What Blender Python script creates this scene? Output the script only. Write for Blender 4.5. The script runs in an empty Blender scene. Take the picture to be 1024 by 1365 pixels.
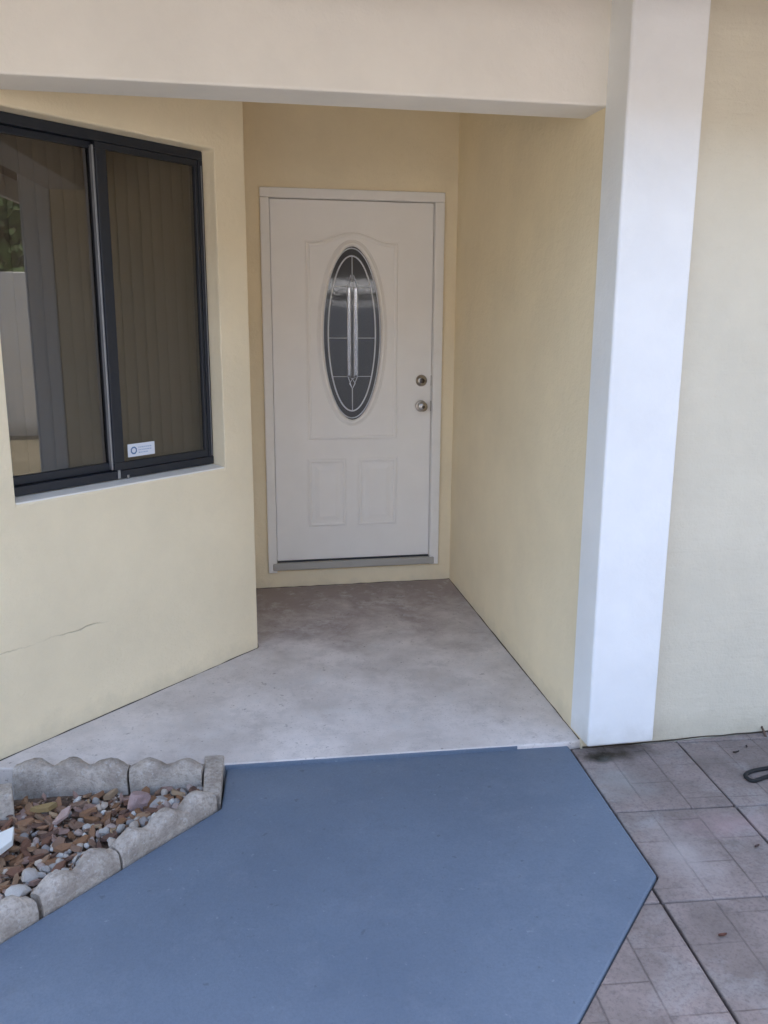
import bpy, bmesh, math, random
from mathutils import Vector, Matrix, noise
random.seed(7)
sc = bpy.context.scene
COL = sc.collection
R = math.radians

# ---------------------------------------------------------------- camera
F, CX, CY, CZ = 1150.95, -1.3555, -4.9421, 1.559          # focal length in photo pixels, position in metres
PITCH, YAW, ROLL = R(-12.598), R(10.809), R(0.301)
fw = Vector((math.sin(YAW)*math.cos(PITCH), math.cos(YAW)*math.cos(PITCH), math.sin(PITCH)))
rt = Vector((math.cos(YAW), -math.sin(YAW), 0)); up = rt.cross(fw)
rt, up = rt*math.cos(ROLL)+up*math.sin(ROLL), up*math.cos(ROLL)-rt*math.sin(ROLL)
cam = bpy.data.cameras.new('camera'); co = bpy.data.objects.new('camera', cam); COL.objects.link(co)
cam.sensor_fit = 'VERTICAL'; cam.sensor_height = 24; cam.lens = 24*F/1365; cam.clip_start = .05; cam.clip_end = 2000
M = Matrix((rt, up, -fw)).transposed().to_4x4(); M.translation = (CX, CY, CZ); co.matrix_world = M
sc.camera = co
CAM = Vector((CX, CY, CZ))
def ray(x, y): return fw*F + rt*(x-512) - up*(y-682.5)
def gp(x, y, z=-.08):                                        # photo pixel -> point on a level plane
    d = ray(x, y); return CAM + d*((z-CZ)/d.z)

# ---------------------------------------------------------------- sky, sun, exposure
SUN_EL, SUN_AZ = 50, 14                                      # the sun stands behind the house: the entry is in open shade
w = bpy.data.worlds.new('World'); sc.world = w; w.use_nodes = True
nt = w.node_tree; bg = nt.nodes['Background']; sky = nt.nodes.new('ShaderNodeTexSky')
sky.sky_type = 'NISHITA'; sky.sun_disc = False; sky.sun_elevation = R(SUN_EL); sky.sun_rotation = R(SUN_AZ)
sky.air_density = 1.0; sky.dust_density = 5.0; sky.ozone_density = .3
nt.links.new(sky.outputs[0], bg.inputs[0]); bg.inputs[1].default_value = .15
sl = bpy.data.lights.new('sun', 'SUN'); so = bpy.data.objects.new('sun', sl); COL.objects.link(so)
sl.energy = 4.0; sl.angle = R(.53); sl.color = (1, .95, .87)
sd = Vector((math.sin(R(SUN_AZ))*math.cos(R(SUN_EL)), math.cos(R(SUN_AZ))*math.cos(R(SUN_EL)), math.sin(R(SUN_EL))))
so.rotation_euler = sd.to_track_quat('Z', 'Y').to_euler(); so.location = (0, 6, 9)
sc.view_settings.view_transform = 'Standard'; sc.view_settings.look = 'None'; sc.view_settings.gamma = 1
sc.view_settings.exposure = 2.85
sc.render.engine = 'CYCLES'
sc.cycles.max_bounces = 12; sc.cycles.diffuse_bounces = 6; sc.cycles.transparent_max_bounces = 12

# ---------------------------------------------------------------- helpers
def link(o, parent=None):
    COL.objects.link(o)
    if parent: o.parent = parent
    return o
def tag(o, label=None, cat=None, group=None, kind=None):
    for k, v in (('label', label), ('category', cat), ('group', group), ('kind', kind)):
        if v: o[k] = v
    return o
def empty(name, loc=(0, 0, 0)):
    o = bpy.data.objects.new(name, None); o.location = loc; o.empty_display_size = .1
    return link(o)
def mesh(name, V, Fc, mat, parent=None, smooth=False, bevel=0, seg=2, loc=None):
    me = bpy.data.meshes.new(name); me.from_pydata([tuple(v) for v in V], [], Fc); me.validate()
    bm = bmesh.new(); bm.from_mesh(me); bmesh.ops.recalc_face_normals(bm, faces=bm.faces); bm.to_mesh(me); bm.free()
    if mat: me.materials.append(mat)
    if smooth:
        for p in me.polygons: p.use_smooth = True
    o = bpy.data.objects.new(name, me)
    if loc is not None: o.location = loc
    link(o, parent)
    if bevel:
        b = o.modifiers.new('bevel', 'BEVEL'); b.width = bevel; b.segments = seg; b.limit_method = 'ANGLE'; b.angle_limit = R(35)
        b.harden_normals = False
    return o
BF = [(0,1,2,3), (4,7,6,5), (0,4,5,1), (1,5,6,2), (2,6,7,3), (3,7,4,0)]
def boxV(x0, x1, y0, y1, z0, z1):
    return [(x0,y0,z0), (x1,y0,z0), (x1,y1,z0), (x0,y1,z0), (x0,y0,z1), (x1,y0,z1), (x1,y1,z1), (x0,y1,z1)]
def box(name, x0, x1, y0, y1, z0, z1, mat, parent=None, bevel=0, seg=2):
    return mesh(name, boxV(x0,x1,y0,y1,z0,z1), BF, mat, parent, bevel=bevel, seg=seg)
def prism(name, poly, z0, z1, mat, parent=None, bevel=0, ztop=None):
    n = len(poly); zt = ztop or (lambda x, y: z1)
    V = [(x, y, z0) for x, y in poly] + [(x, y, zt(x, y)) for x, y in poly]
    Fc = [tuple(range(n-1, -1, -1)), tuple(range(n, 2*n))] + [(i, (i+1) % n, n+(i+1) % n, n+i) for i in range(n)]
    return mesh(name, V, Fc, mat, parent, bevel=bevel)
class Plane:                                                # local frame: u along the wall, n out of it, z up
    def __init__(s, o, u, n): s.o, s.u, s.n = Vector(o), Vector(u), Vector(n)
    def p(s, u, z, d=0): return s.o + s.u*u + s.n*d + Vector((0, 0, z))
def pbox(name, P, u0, u1, z0, z1, d0, d1, mat, parent=None, bevel=0, seg=2):
    V = [P.p(u,z,d) for z in (z0, z1) for u, d in ((u0,d0), (u1,d0), (u1,d1), (u0,d1))]
    return mesh(name, V, BF, mat, parent, bevel=bevel, seg=seg)
def holewall(name, P, u0, u1, z0, z1, h, t, mat, parent, bevel=0):
    a, b, c, d = h
    out = [(u0,z0), (u1,z0), (u1,z1), (u0,z1)]; inn = [(a,c), (b,c), (b,d), (a,d)]
    V = [P.p(u,z,0) for u, z in out+inn] + [P.p(u,z,-t) for u, z in out+inn]
    Fc = []
    for i in range(4):
        j = (i+1) % 4
        Fc += [(i,j,4+j,4+i), (8+i,12+i,12+j,8+j), (i,8+i,8+j,j), (4+i,4+j,12+j,12+i)]
    return mesh(name, V, Fc, mat, parent, bevel=bevel, seg=4)
def tube(name, pts, r, mat, parent=None, k=8, closed=False, squash=1, upv=(0,0,1)):
    V, Fc = [], []; n = len(pts); pts = [Vector(p) for p in pts]; upv = Vector(upv)
    for i, p in enumerate(pts):
        a = pts[(i-1) % n] if closed or i else p; b = pts[(i+1) % n] if closed or i < n-1 else p
        t = (b-a).normalized(); s = t.cross(upv); s = s.normalized() if s.length > 1e-4 else t.orthogonal().normalized(); q = s.cross(t)
        for j in range(k):
            an = 2*math.pi*j/k; V.append(p + s*math.cos(an)*r + q*math.sin(an)*r*squash)
    for i in range(n if closed else n-1):
        for j in range(k):
            a, b = i*k, ((i+1) % n)*k; Fc.append((a+j, a+(j+1) % k, b+(j+1) % k, b+j))
    if not closed: Fc += [tuple(range(k-1, -1, -1)), tuple(range((n-1)*k, n*k))]
    return mesh(name, V, Fc, mat, parent, smooth=True)
def lathe(name, prof, P, u, z, d, mat, parent=None, k=28):  # profile (radius, distance out of the wall)
    V, Fc = [], []
    for r, h in prof:
        for j in range(k):
            a = 2*math.pi*j/k; V.append(P.p(u+math.cos(a)*r, z+math.sin(a)*r, d+h))
    for i in range(len(prof)-1):
        for j in range(k): Fc.append((i*k+j, i*k+(j+1) % k, (i+1)*k+(j+1) % k, (i+1)*k+j))
    Fc += [tuple(range(k)), tuple(range((len(prof)-1)*k, len(prof)*k))]
    o = mesh(name, V, Fc, mat, parent, smooth=True)
    m = o.modifiers.new('edge', 'EDGE_SPLIT'); m.split_angle = R(40)
    return o

# ---------------------------------------------------------------- materials
class Mat:
    def __init__(s, name, rough=.6, spec=.5):
        s.m = bpy.data.materials.new(name); s.m.use_nodes = True; s.t = s.m.node_tree
        s.b = s.t.nodes['Principled BSDF']; s.b.inputs['Roughness'].default_value = rough; s.b.inputs['Specular IOR Level'].default_value = spec
        s.tc = s.n('ShaderNodeTexCoord')
    def n(s, ty, **kw):
        x = s.t.nodes.new(ty)
        for k, v in kw.items(): setattr(x, k, v)
        return x
    def l(s, a, b): s.t.links.new(a, b)
    def noise(s, scale, detail=4, rough=.55, vec=None, dist=0):
        x = s.n('ShaderNodeTexNoise'); x.inputs['Scale'].default_value = scale; x.inputs['Detail'].default_value = detail
        x.inputs['Roughness'].default_value = rough; x.inputs['Distortion'].default_value = dist
        s.l(vec if vec else s.tc.outputs['Object'], x.inputs['Vector']); return x.outputs['Fac']
    def ramp(s, fac, stops):
        x = s.n('ShaderNodeValToRGB'); e = x.color_ramp.elements
        while len(e) < len(stops): e.new(.5)
        for i, (p, c) in enumerate(stops):
            e[i].position = p; e[i].color = (c, c, c, 1) if isinstance(c, (int, float)) else (*c, 1)
        s.l(fac, x.inputs[0]); return x.outputs[0]
    def mix(s, fac, a, b, blend='MIX'):
        x = s.n('ShaderNodeMix', data_type='RGBA', blend_type=blend)
        for i, v in ((0, fac), (6, a), (7, b)):
            if hasattr(v, 'is_linked'): s.l(v, x.inputs[i])
            elif i == 0: x.inputs[0].default_value = v
            else: x.inputs[i].default_value = (*v, 1)
        return x.outputs[2]
    def math(s, op, a, b=0, c=0, clamp=False):
        x = s.n('ShaderNodeMath', operation=op); x.use_clamp = clamp
        for i, v in enumerate((a, b, c)):
            if hasattr(v, 'is_linked'): s.l(v, x.inputs[i])
            else: x.inputs[i].default_value = v
        return x.outputs[0]
    def bump(s, *hs):                                        # (height, strength, distance) chained
        prev = None
        for h, st, di in hs:
            x = s.n('ShaderNodeBump'); x.inputs['Strength'].default_value = st; x.inputs['Distance'].default_value = di
            s.l(h, x.inputs['Height'])
            if prev: s.l(prev, x.inputs['Normal'])
            prev = x.outputs[0]
        s.l(prev, s.b.inputs['Normal'])
    def col(s, c):
        if hasattr(c, 'is_linked'): s.l(c, s.b.inputs['Base Color'])
        else: s.b.inputs['Base Color'].default_value = (*c, 1)
def sep(m, out='Object'):
    x = m.n('ShaderNodeSeparateXYZ'); m.l(m.tc.outputs[out], x.inputs[0]); return x.outputs
def stucco(name, c, crack=False, dirt=(.42, .38, .28), bump=.5, smear=False):
    m = Mat(name, .75, .3)
    dk = tuple(v*.93 for v in c); lt = tuple(min(1, v*1.04) for v in c)
    base = m.mix(m.ramp(m.noise(2.2, 5, .6), [(.3, 0), (.7, 1)]), dk, lt)
    X, Y, Z = sep(m)
    # splash dirt along the foot of the wall, ragged
    h = m.math('ADD', Z, m.math('MULTIPLY', m.math('SUBTRACT', m.noise(7, 6, .65), .5), .22))
    foot = m.math('SUBTRACT', 1, m.math('DIVIDE', m.math('ADD', h, .10), .14), clamp=True)
    base = m.mix(m.math('MULTIPLY', foot, .5), base, dirt)
    hs = [(m.noise(26, 5, .6), bump, .008), (m.noise(95, 4, .65), bump*.9, .0035)]
    if smear:
        mp = m.n('ShaderNodeMapping'); m.l(m.tc.outputs['Object'], mp.inputs[0]); mp.inputs['Scale'].default_value = (5, 5, 34)
        hs.append((m.noise(1, 5, .6, mp.outputs[0], .6), .5, .005))
    if crack:                                               # hairline crack running up to the corner of the wall
        wv = m.math('MULTIPLY', m.math('SUBTRACT', m.noise(9, 4, .6), .5), .035)
        d = m.math('ABSOLUTE', m.math('SUBTRACT', m.math('ADD', Z, wv), .352))
        line = m.math('SUBTRACT', 1, m.math('DIVIDE', d, .0035), clamp=True)
        rng = m.math('LESS_THAN', X, -1.83)
        line = m.math('MULTIPLY', line, rng)
        line = m.math('MULTIPLY', line, m.ramp(m.noise(5, 2), [(.42, .15), (.6, 1)]))
        base = m.mix(m.math('MULTIPLY', line, .45), base, (.3, .26, .17))
        hs.append((m.math('MULTIPLY', line, -1), .8, .003))
    m.col(base); m.bump(*hs); return m.m

YEL = (.835, .72, .505)
M_wall = stucco('yellow_stucco', YEL)
M_wallw = stucco('yellow_stucco_cracked', YEL, crack=True)
M_wallr = stucco('yellow_stucco_rough', (.66, .615, .495), smear=True, bump=.4)
M_beam = stucco('cream_paint_stucco', (.84, .80, .715), bump=.25)
def paint(name, c, rough=.45, b=.08, dirty=.0):
    m = Mat(name, rough, .4)
    base = m.mix(m.ramp(m.noise(5, 5, .6), [(.3, 0), (.75, 1)]), tuple(v*.95 for v in c), c)
    if dirty:
        base = m.mix(m.math('MULTIPLY', m.ramp(m.noise(14, 6, .7), [(.52, 0), (.8, 1)]), dirty), base, (.35, .31, .26))
    m.col(base); m.bump((m.noise(90, 3), b, .002)); return m.m
M_pillar = stucco('white_pillar_stucco', (.82, .83, .825), bump=.3, dirt=(.5, .47, .40))
M_door = paint('door_white_paint', (.88, .845, .79), .38, .05)
M_trim = paint('trim_white_paint', (.85, .82, .77), .42, .08, .1)
M_dark = Mat('dark_plaster'); M_dark.col((.12, .1, .09)); M_dark = M_dark.m
M_soffit = paint('soffit_paint', (.21, .15, .11), .7)
M_roof = paint('roof_shingle', (.16, .13, .11), .9, .5)

def m_slab():
    m = Mat('porch_concrete', .8, .3)
    c = m.mix(m.ramp(m.noise(3.0, 7, .62), [(.36, 0), (.66, 1)]), (.53, .475, .435), (.71, .65, .61))
    X, Y, Z = sep(m)
    # foot-worn dirt towards the door, in ragged patches
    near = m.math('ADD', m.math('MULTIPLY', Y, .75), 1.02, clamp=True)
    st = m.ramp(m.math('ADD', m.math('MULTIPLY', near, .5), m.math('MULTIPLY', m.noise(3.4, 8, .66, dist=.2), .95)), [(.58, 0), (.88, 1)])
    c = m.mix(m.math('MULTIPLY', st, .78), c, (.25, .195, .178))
    c = m.mix(m.math('MULTIPLY', m.ramp(m.noise(14, 9, .78), [(.50, 0), (.66, 1)]), .38), c, (.27, .235, .21))
    c = m.mix(m.math('MULTIPLY', m.ramp(m.noise(7, 9, .78), [(.52, 0), (.66, 1)]), .45), c, (.74, .71, .68))
    c = m.mix(m.math('MULTIPLY', m.ramp(m.noise(120, 3, .6), [(.60, 0), (.72, 1)]), .4), c, (.16, .14, .13))
    c = m.mix(m.math('MULTIPLY', m.ramp(m.noise(33, 4, .6), [(.66, 0), (.71, 1)]), .55), c, (.17, .145, .125))
    m.col(c); m.bump((m.noise(18, 6, .6), .2, .004), (m.noise(220, 3, .7), .25, .0015)); return m.m
M_slab = m_slab()
def m_blue():
    m = Mat('blue_deck_paint', .5, .4)
    c = m.mix(m.ramp(m.noise(1.3, 8, .68), [(.32, 0), (.68, 1)]), (.108, .143, .195), (.142, .182, .238))
    c = m.mix(m.math('MULTIPLY', m.ramp(m.noise(6, 9, .76), [(.52, 0), (.72, 1)]), .4), c, (.19, .225, .275))
    c = m.mix(m.math('MULTIPLY', m.ramp(m.noise(9, 8, .74, dist=.3), [(.55, 0), (.72, 1)]), .35), c, (.085, .11, .15))
    c = m.mix(m.math('MULTIPLY', m.ramp(m.noise(26, 3, .6), [(.68, 0), (.72, 1)]), .6), c, (.075, .09, .12))
    c = m.mix(m.math('MULTIPLY', m.ramp(m.noise(48, 3, .6), [(.69, 0), (.73, 1)]), .4), c, (.27, .30, .34))
    c = m.mix(m.math('MULTIPLY', m.ramp(m.noise(130, 4, .7), [(.42, 0), (.68, 1)]), .3), c, (.075, .10, .14))
    m.col(c)
    m.l(m.ramp(m.noise(5, 5), [(.3, .42), (.7, .6)]), m.b.inputs['Roughness'])
    m.bump((m.noise(24, 6, .65), .3, .006), (m.noise(150, 4, .7), .4, .002)); return m.m
M_blue = m_blue()
def m_paver():
    m = Mat('paver_concrete', .85, .25)
    oi = m.n('ShaderNodeObjectInfo')
    off = m.n('ShaderNodeVectorMath', operation='ADD'); m.l(m.tc.outputs['Object'], off.inputs[0])
    cx = m.n('ShaderNodeCombineXYZ')
    for i in range(3): m.l(m.math('MULTIPLY', oi.outputs['Random'], 37+i*11), cx.inputs[i])
    m.l(cx.outputs[0], off.inputs[1]); v = off.outputs[0]
    c = m.mix(m.ramp(m.noise(3.2, 6, .62, v), [(.34, 0), (.66, 1)]), (.19, .155, .138), (.31, .252, .23))
    c = m.mix(m.math('MULTIPLY', m.ramp(m.noise(5, 6, .65, v, .6), [(.5, 0), (.7, 1)]), .55), c, (.33, .325, .315))
    c = m.mix(m.math('MULTIPLY', m.ramp(m.noise(16, 7, .72, v), [(.52, 0), (.74, 1)]), .6), c, (.13, .105, .10))
    c = m.mix(m.math('MULTIPLY', m.ramp(m.noise(95, 4, .7, v), [(.48, 0), (.70, 1)]), .5), c, (.10, .08, .078))
    X, Y, Z = sep(m)
    # worn brick grooves pressed into the face: strips along the slab, staggered cross grooves
    def groove(a, period, shift=0., wd=.004):
        t = m.math('ABSOLUTE', m.math('SUBTRACT', m.math('FRACT', m.math('ADD', m.math('DIVIDE', a, period), shift)), .5))
        return m.math('SUBTRACT', 1, m.math('DIVIDE', m.math('MULTIPLY', t, period), wd), clamp=True)
    g1 = groove(X, .1533, 0)
    row = m.math('FLOOR', m.math('DIVIDE', m.math('ADD', X, .23), .1533))
    ysh = m.math('ADD', Y, m.math('MULTIPLY', row, .115))
    g = m.math('MAXIMUM', g1, m.math('MULTIPLY', groove(ysh, .23, .25), .75))
    g = m.math('MULTIPLY', g, m.ramp(m.noise(6, 4, .6, v), [(.38, .22), (.58, 1)]))
    c = m.mix(m.math('MULTIPLY', g, .6), c, (.085, .068, .064))
    ge = m.n('ShaderNodeNewGeometry')
    def patch(x, y, sx, sy, amt, colr, lo=.25, hi=.9):       # dirt, painted shade or bloom with its own ragged outline, at one place on the paving
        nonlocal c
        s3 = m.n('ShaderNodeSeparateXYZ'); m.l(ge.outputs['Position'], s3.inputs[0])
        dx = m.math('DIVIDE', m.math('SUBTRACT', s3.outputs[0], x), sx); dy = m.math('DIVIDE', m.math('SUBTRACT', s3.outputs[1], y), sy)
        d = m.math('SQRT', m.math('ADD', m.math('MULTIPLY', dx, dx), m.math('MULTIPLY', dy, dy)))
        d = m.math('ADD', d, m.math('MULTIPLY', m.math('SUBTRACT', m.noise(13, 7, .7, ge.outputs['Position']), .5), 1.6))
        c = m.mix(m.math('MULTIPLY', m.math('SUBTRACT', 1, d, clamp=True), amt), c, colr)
    patch(.09, -2.10, .20, .075, 1.1, (.05, .038, .025)); patch(.03, -2.12, .06, .05, 1.5, (.03, .025, .016))  # dirt and the shade below the pillar, both put into the colour
    patch(.03, -2.74, .13, .24, .5, (.46, .42, .40)); patch(.02, -2.30, .16, .18, .6, (.30, .30, .285)); patch(.27, -2.62, .22, .10, .5, (.42, .30, .30)); patch(.3, -3.1, .2, .2, .5, (.16, .12, .115))
    m.col(c)
    m.bump((m.math('MULTIPLY', g, -1), .8, .004), (m.noise(30, 6, .65, v), .5, .006), (m.noise(110, 4, .75), .6, .003)); return m.m
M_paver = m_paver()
def m_edger():
    m = Mat('edger_concrete', .92, .2)
    c = m.mix(m.ramp(m.noise(9, 7, .65), [(.34, 0), (.68, 1)]), (.33, .28, .235), (.62, .555, .485))
    c = m.mix(m.math('MULTIPLY', m.ramp(m.noise(70, 4, .7), [(.46, 0), (.62, 1)]), .45), c, (.19, .16, .135))
    c = m.mix(m.math('MULTIPLY', m.ramp(m.noise(45, 4, .7, dist=.4), [(.58, 0), (.7, 1)]), .5), c, (.62, .60, .58))
    m.col(c); m.bump((m.ramp(m.noise(75, 5, .75), [(.36, 0), (.6, 1)]), .55, .005), (m.noise(160, 4, .75), .6, .003)); return m.m
M_edger = m_edger()
def m_piece(name, rough=.85, bsc=60, bst=.5):               # stones and chips: tint is each piece's own colour
    m = Mat(name, rough, .3); oi = m.n('ShaderNodeObjectInfo')
    c = m.mix(m.ramp(m.noise(bsc*.6, 5, .7), [(.35, 0), (.7, 1)]), (.62, .6, .58), (1.2, 1.2, 1.2))
    c = m.mix(1.0, oi.outputs['Color'], c, 'MULTIPLY'); m.col(c)
    m.bump((m.noise(bsc, 5, .7), bst, .004)); return m.m
M_stone = m_piece('stone'); M_chip = m_piece('bark', .9, 90, .7)
def m_soil():
    m = Mat('mulch_soil', .95, .2)
    m.col(m.mix(m.ramp(m.noise(45, 6, .7), [(.35, 0), (.7, 1)]), (.08, .055, .04), (.24, .165, .12))); m.bump((m.noise(60, 6, .7), 1, .012)); return m.m
M_soil = m_soil()
def m_ground():
    m = Mat('sandy_ground', .95, .2)
    m.col(m.mix(m.ramp(m.noise(1.5, 8, .7), [(.35, 0), (.7, 1)]), (.085, .075, .05), (.17, .15, .11))); m.bump((m.noise(40, 5, .7), .6, .01)); return m.m
M_ground = m_ground()
def m_sand():
    m = Mat('joint_sand', .95, .2)
    m.col(m.mix(m.noise(60, 5, .7), (.045, .037, .032), (.16, .13, .11))); m.bump((m.noise(90, 4, .7), .8, .006)); return m.m
M_sand = m_sand()
def metal(name, c, rough, met=1.0):
    m = Mat(name, rough); m.b.inputs['Metallic'].default_value = met
    m.col(m.mix(m.noise(30, 4), tuple(v*.85 for v in c), c)); m.bump((m.noise(120, 3), .04, .001)); return m.m
M_bronze = metal('dark_bronze_aluminium', (.026, .030, .040), .40, .35)
M_alu = metal('worn_aluminium_edge', (.42, .43, .45), .4, .8)
M_nickel = metal('satin_nickel', (.45, .41, .36), .28)
M_dknick = metal('dark_nickel', (.10, .09, .085), .4)
M_came = metal('zinc_came', (.80, .81, .84), .38, .4)
def m_glass(name, tint, ior=1.5, rough=.0, wav=0):
    m = bpy.data.materials.new(name); m.use_nodes = True; t = m.node_tree; t.nodes.remove(t.nodes['Principled BSDF'])
    fr = t.nodes.new('ShaderNodeFresnel'); fr.inputs[0].default_value = ior
    tr = t.nodes.new('ShaderNodeBsdfTransparent'); tr.inputs[0].default_value = (*tint, 1)
    gl = t.nodes.new('ShaderNodeBsdfGlossy'); gl.inputs['Roughness'].default_value = rough
    if wav:
        tc = t.nodes.new('ShaderNodeTexCoord'); no = t.nodes.new('ShaderNodeTexNoise'); no.inputs['Scale'].default_value = 55; no.inputs['Detail'].default_value = 2
        bp = t.nodes.new('ShaderNodeBump'); bp.inputs['Strength'].default_value = wav; bp.inputs['Distance'].default_value = .002
        t.links.new(tc.outputs['Object'], no.inputs['Vector']); t.links.new(no.outputs['Fac'], bp.inputs['Height'])
        t.links.new(bp.outputs[0], gl.inputs['Normal']); t.links.new(bp.outputs[0], fr.inputs['Normal'])
    mx = t.nodes.new('ShaderNodeMixShader')
    ge = t.nodes.new('ShaderNodeNewGeometry'); mu = t.nodes.new('ShaderNodeMath'); mu.operation = 'MULTIPLY'; inv_ = t.nodes.new('ShaderNodeMath'); inv_.operation = 'SUBTRACT'; inv_.inputs[0].default_value = 1
    t.links.new(ge.outputs['Backfacing'], inv_.inputs[1]); t.links.new(inv_.outputs[0], mu.inputs[1]); t.links.new(fr.outputs[0], mu.inputs[0])
    for a, b in ((mu.outputs[0], mx.inputs[0]), (tr.outputs[0], mx.inputs[1]), (gl.outputs[0], mx.inputs[2]), (mx.outputs[0], t.nodes['Material Output'].inputs[0])): t.links.new(a, b)
    return m
M_pane = m_glass('tinted_window_glass', (.66, .65, .63), 2.1)
M_oval = m_glass('leaded_door_glass', (.6, .62, .68), 1.7, .04, .05)
M_bevelg = m_glass('bevelled_door_glass', (.8, .82, .86), 3.2, .1, .1)
def plain(name, c, rough=.6):
    m = Mat(name, rough); m.col(m.mix(m.noise(25, 4), tuple(v*.88 for v in c), c)); return m.m
M_slat = plain('blind_slat', (.40, .345, .29), .7)
M_black = plain('black_rubber', (.010, .010, .011), .8)
M_stick = plain('sticker_white', (.74, .77, .83), .5)
M_ink = plain('sticker_blue_ink', (.10, .19, .36), .5)
M_ink2 = plain('sticker_pale_ink', (.36, .46, .62), .5)
M_thr = paint('worn_threshold', (.42, .40, .36), .5, .3, .4)

# ---------------------------------------------------------------- setting
FY = -1.92                                                  # front plane of beam
GZ = -.08                                                   # walkway level
ground = mesh('ground', [(-400,-400,-.19), (400,-400,-.19), (400,400,-.19), (-400,400,-.19)], [(0,1,2,3)], M_ground)
tag(ground, kind='structure')
def slabz(x, y): return -.002 + .0305*y
slab_poly = [(-2.4, -1.80), (-2.1, -1.86), (-1.462, -1.935), (-1.395, -1.950), (-.045, -2.012), (.05, -2.0), (.05, .02), (-1.4, .02), (-2.4, -1.5)]
slab = prism('porch_slab', slab_poly, -.3, 0, M_slab, bevel=.006, ztop=slabz); tag(slab, kind='structure')
# painted walkway: one concrete slab with two slanting sides
wk = [gp(303,1021.5), gp(757,993), gp(876,1167), gp(770,1365)]
g = (wk[3]-wk[2]).normalized(); e1 = wk[3]+g*1.6
l1, l2 = gp(295,1077), gp(0,1257); h = (l2-l1).normalized(); e2 = l2+h*1.2
walk_poly = [(p.x, p.y) for p in (wk[0], l1, l2, e2)] + [(-2.9, -7), (-1.7, -7)] + [(p.x, p.y) for p in (e1, wk[3], wk[2], wk[1])]
walk = prism('walkway', walk_poly, -.3, GZ, M_blue, bevel=.008); tag(walk, kind='structure')
# mortar strip between porch slab and walkway
js = [gp(300,1016.5,-.066), gp(690,991.5,-.066), gp(690,994.5,-.066), gp(300,1021,-.066)]
tag(prism('joint_strip', [(p.x, p.y) for p in js], -.12, -.0665, M_blue, bevel=.002), kind='structure')

# pavers: square slabs, slightly turned to the house
bedding = mesh('paver_bed', [(-.7,-8,-.096), (4,-8,-.096), (4,-1.9,-.096), (-.7,-1.9,-.096)], [(0,1,2,3)], M_sand); tag(bedding, kind='structure')
PA = R(-4.8); ps = .466; pg = .0035
po = gp(980, 1075, -.085); pu = Vector((math.cos(PA), math.sin(PA), 0)); pv = Vector((-math.sin(PA), math.cos(PA), 0))
def clip(poly, q, nrm):                                     # keep the side of q that nrm points to
    out = []
    for i in range(len(poly)):
        A, B = poly[i], poly[(i+1) % len(poly)]; da, db = (A-q).dot(nrm), (B-q).dot(nrm)
        if da >= 0: out.append(A)
        if (da > 0) != (db > 0) and da != db: out.append(A+(B-A)*(da/(da-db)))
    return out
V2 = lambda p: Vector((p[0], p[1], 0))
W0, W1, W2 = V2(wk[1]), V2(wk[2]), V2(e1)
def rightn(A, B):
    d = (B-A).normalized(); n = Vector((-d.y, d.x, 0)); return n if n.x > 0 else -n
nA, nB = rightn(W0, W1), rightn(W1, W2)
full = None; cnt = 0
pavers = tag(empty('paver_paving', (po.x, po.y, -.12)), kind='structure')
for i in range(-4, 5):
    for j in range(-9, 2):
        c = V2(po) + pu*(i+.5)*ps + pv*(j+.5)*ps
        h2 = ps/2-pg
        poly = [c-pu*h2-pv*h2, c+pu*h2-pv*h2, c+pu*h2+pv*h2, c-pu*h2+pv*h2]
        # side walls of the house end the paving
        poly = clip(poly, Vector((0, -2.036, 0)), Vector((0, -1, 0)))
        if len(poly) < 3: continue
        def area(P_): return abs(sum(P_[k].x*P_[(k+1) % len(P_)].y - P_[(k+1) % len(P_)].x*P_[k].y for k in range(len(P_))))/2 if len(P_) > 2 else 0
        ov = clip(poly, W0, -nA); ov = clip(ov, W1, -nB) if len(ov) > 2 else []
        if area(ov) < 4e-3: pieces = [poly]
        elif area(ov) > area(poly)-3e-4: continue
        else:
            upA, upB = clip(poly, W0+nA*.006, nA), clip(poly, W1+nB*.003, nB)
            pieces = [upB if area(upB) > area(upA) else upA]
            if (i, j) == (-1, -1):                          # notched round the walkway's corner
                dl = poly[3]-poly[0]; qB = W1+nB*.005; tB = (qB-poly[0]).dot(nB)/dl.dot(nB)
                pieces = [[W1+(nA+nB).normalized()*.006] + ([poly[0]+dl*tB] if 0 < tB < 1 else []) + [poly[0]] + [p for p in upA if p.y > W1.y or (p-poly[1]).length < 1e-6]]
        for pc in pieces:
            if len(pc) < 3: continue
            ar = abs(sum(pc[k].x*pc[(k+1) % len(pc)].y - pc[(k+1) % len(pc)].x*pc[k].y for k in range(len(pc))))/2
            if ar < .0005: continue
            zt = -.083 + random.uniform(-.0025, .0025); rot = Matrix.Rotation(-PA, 3, 'Z')
            loc = [rot @ (p-c) for p in pc]
            ccx = [(p.x, p.y) for p in loc]
            isf = len(pc) == 4 and ar > ps*ps*.95
            if isf and full:
                o = bpy.data.objects.new('paver', full.data); link(o, pavers)
                b_ = o.modifiers.new('bevel', 'BEVEL'); b_.width = .005; b_.segments = 2; b_.limit_method = 'ANGLE'
            else:
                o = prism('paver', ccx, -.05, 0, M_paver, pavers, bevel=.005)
                if isf: full = o
            o.location = Vector((c.x-po.x, c.y-po.y, zt+.12)); o.rotation_euler = (random.uniform(-.004,.004), random.uniform(-.004,.004), PA)

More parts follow.
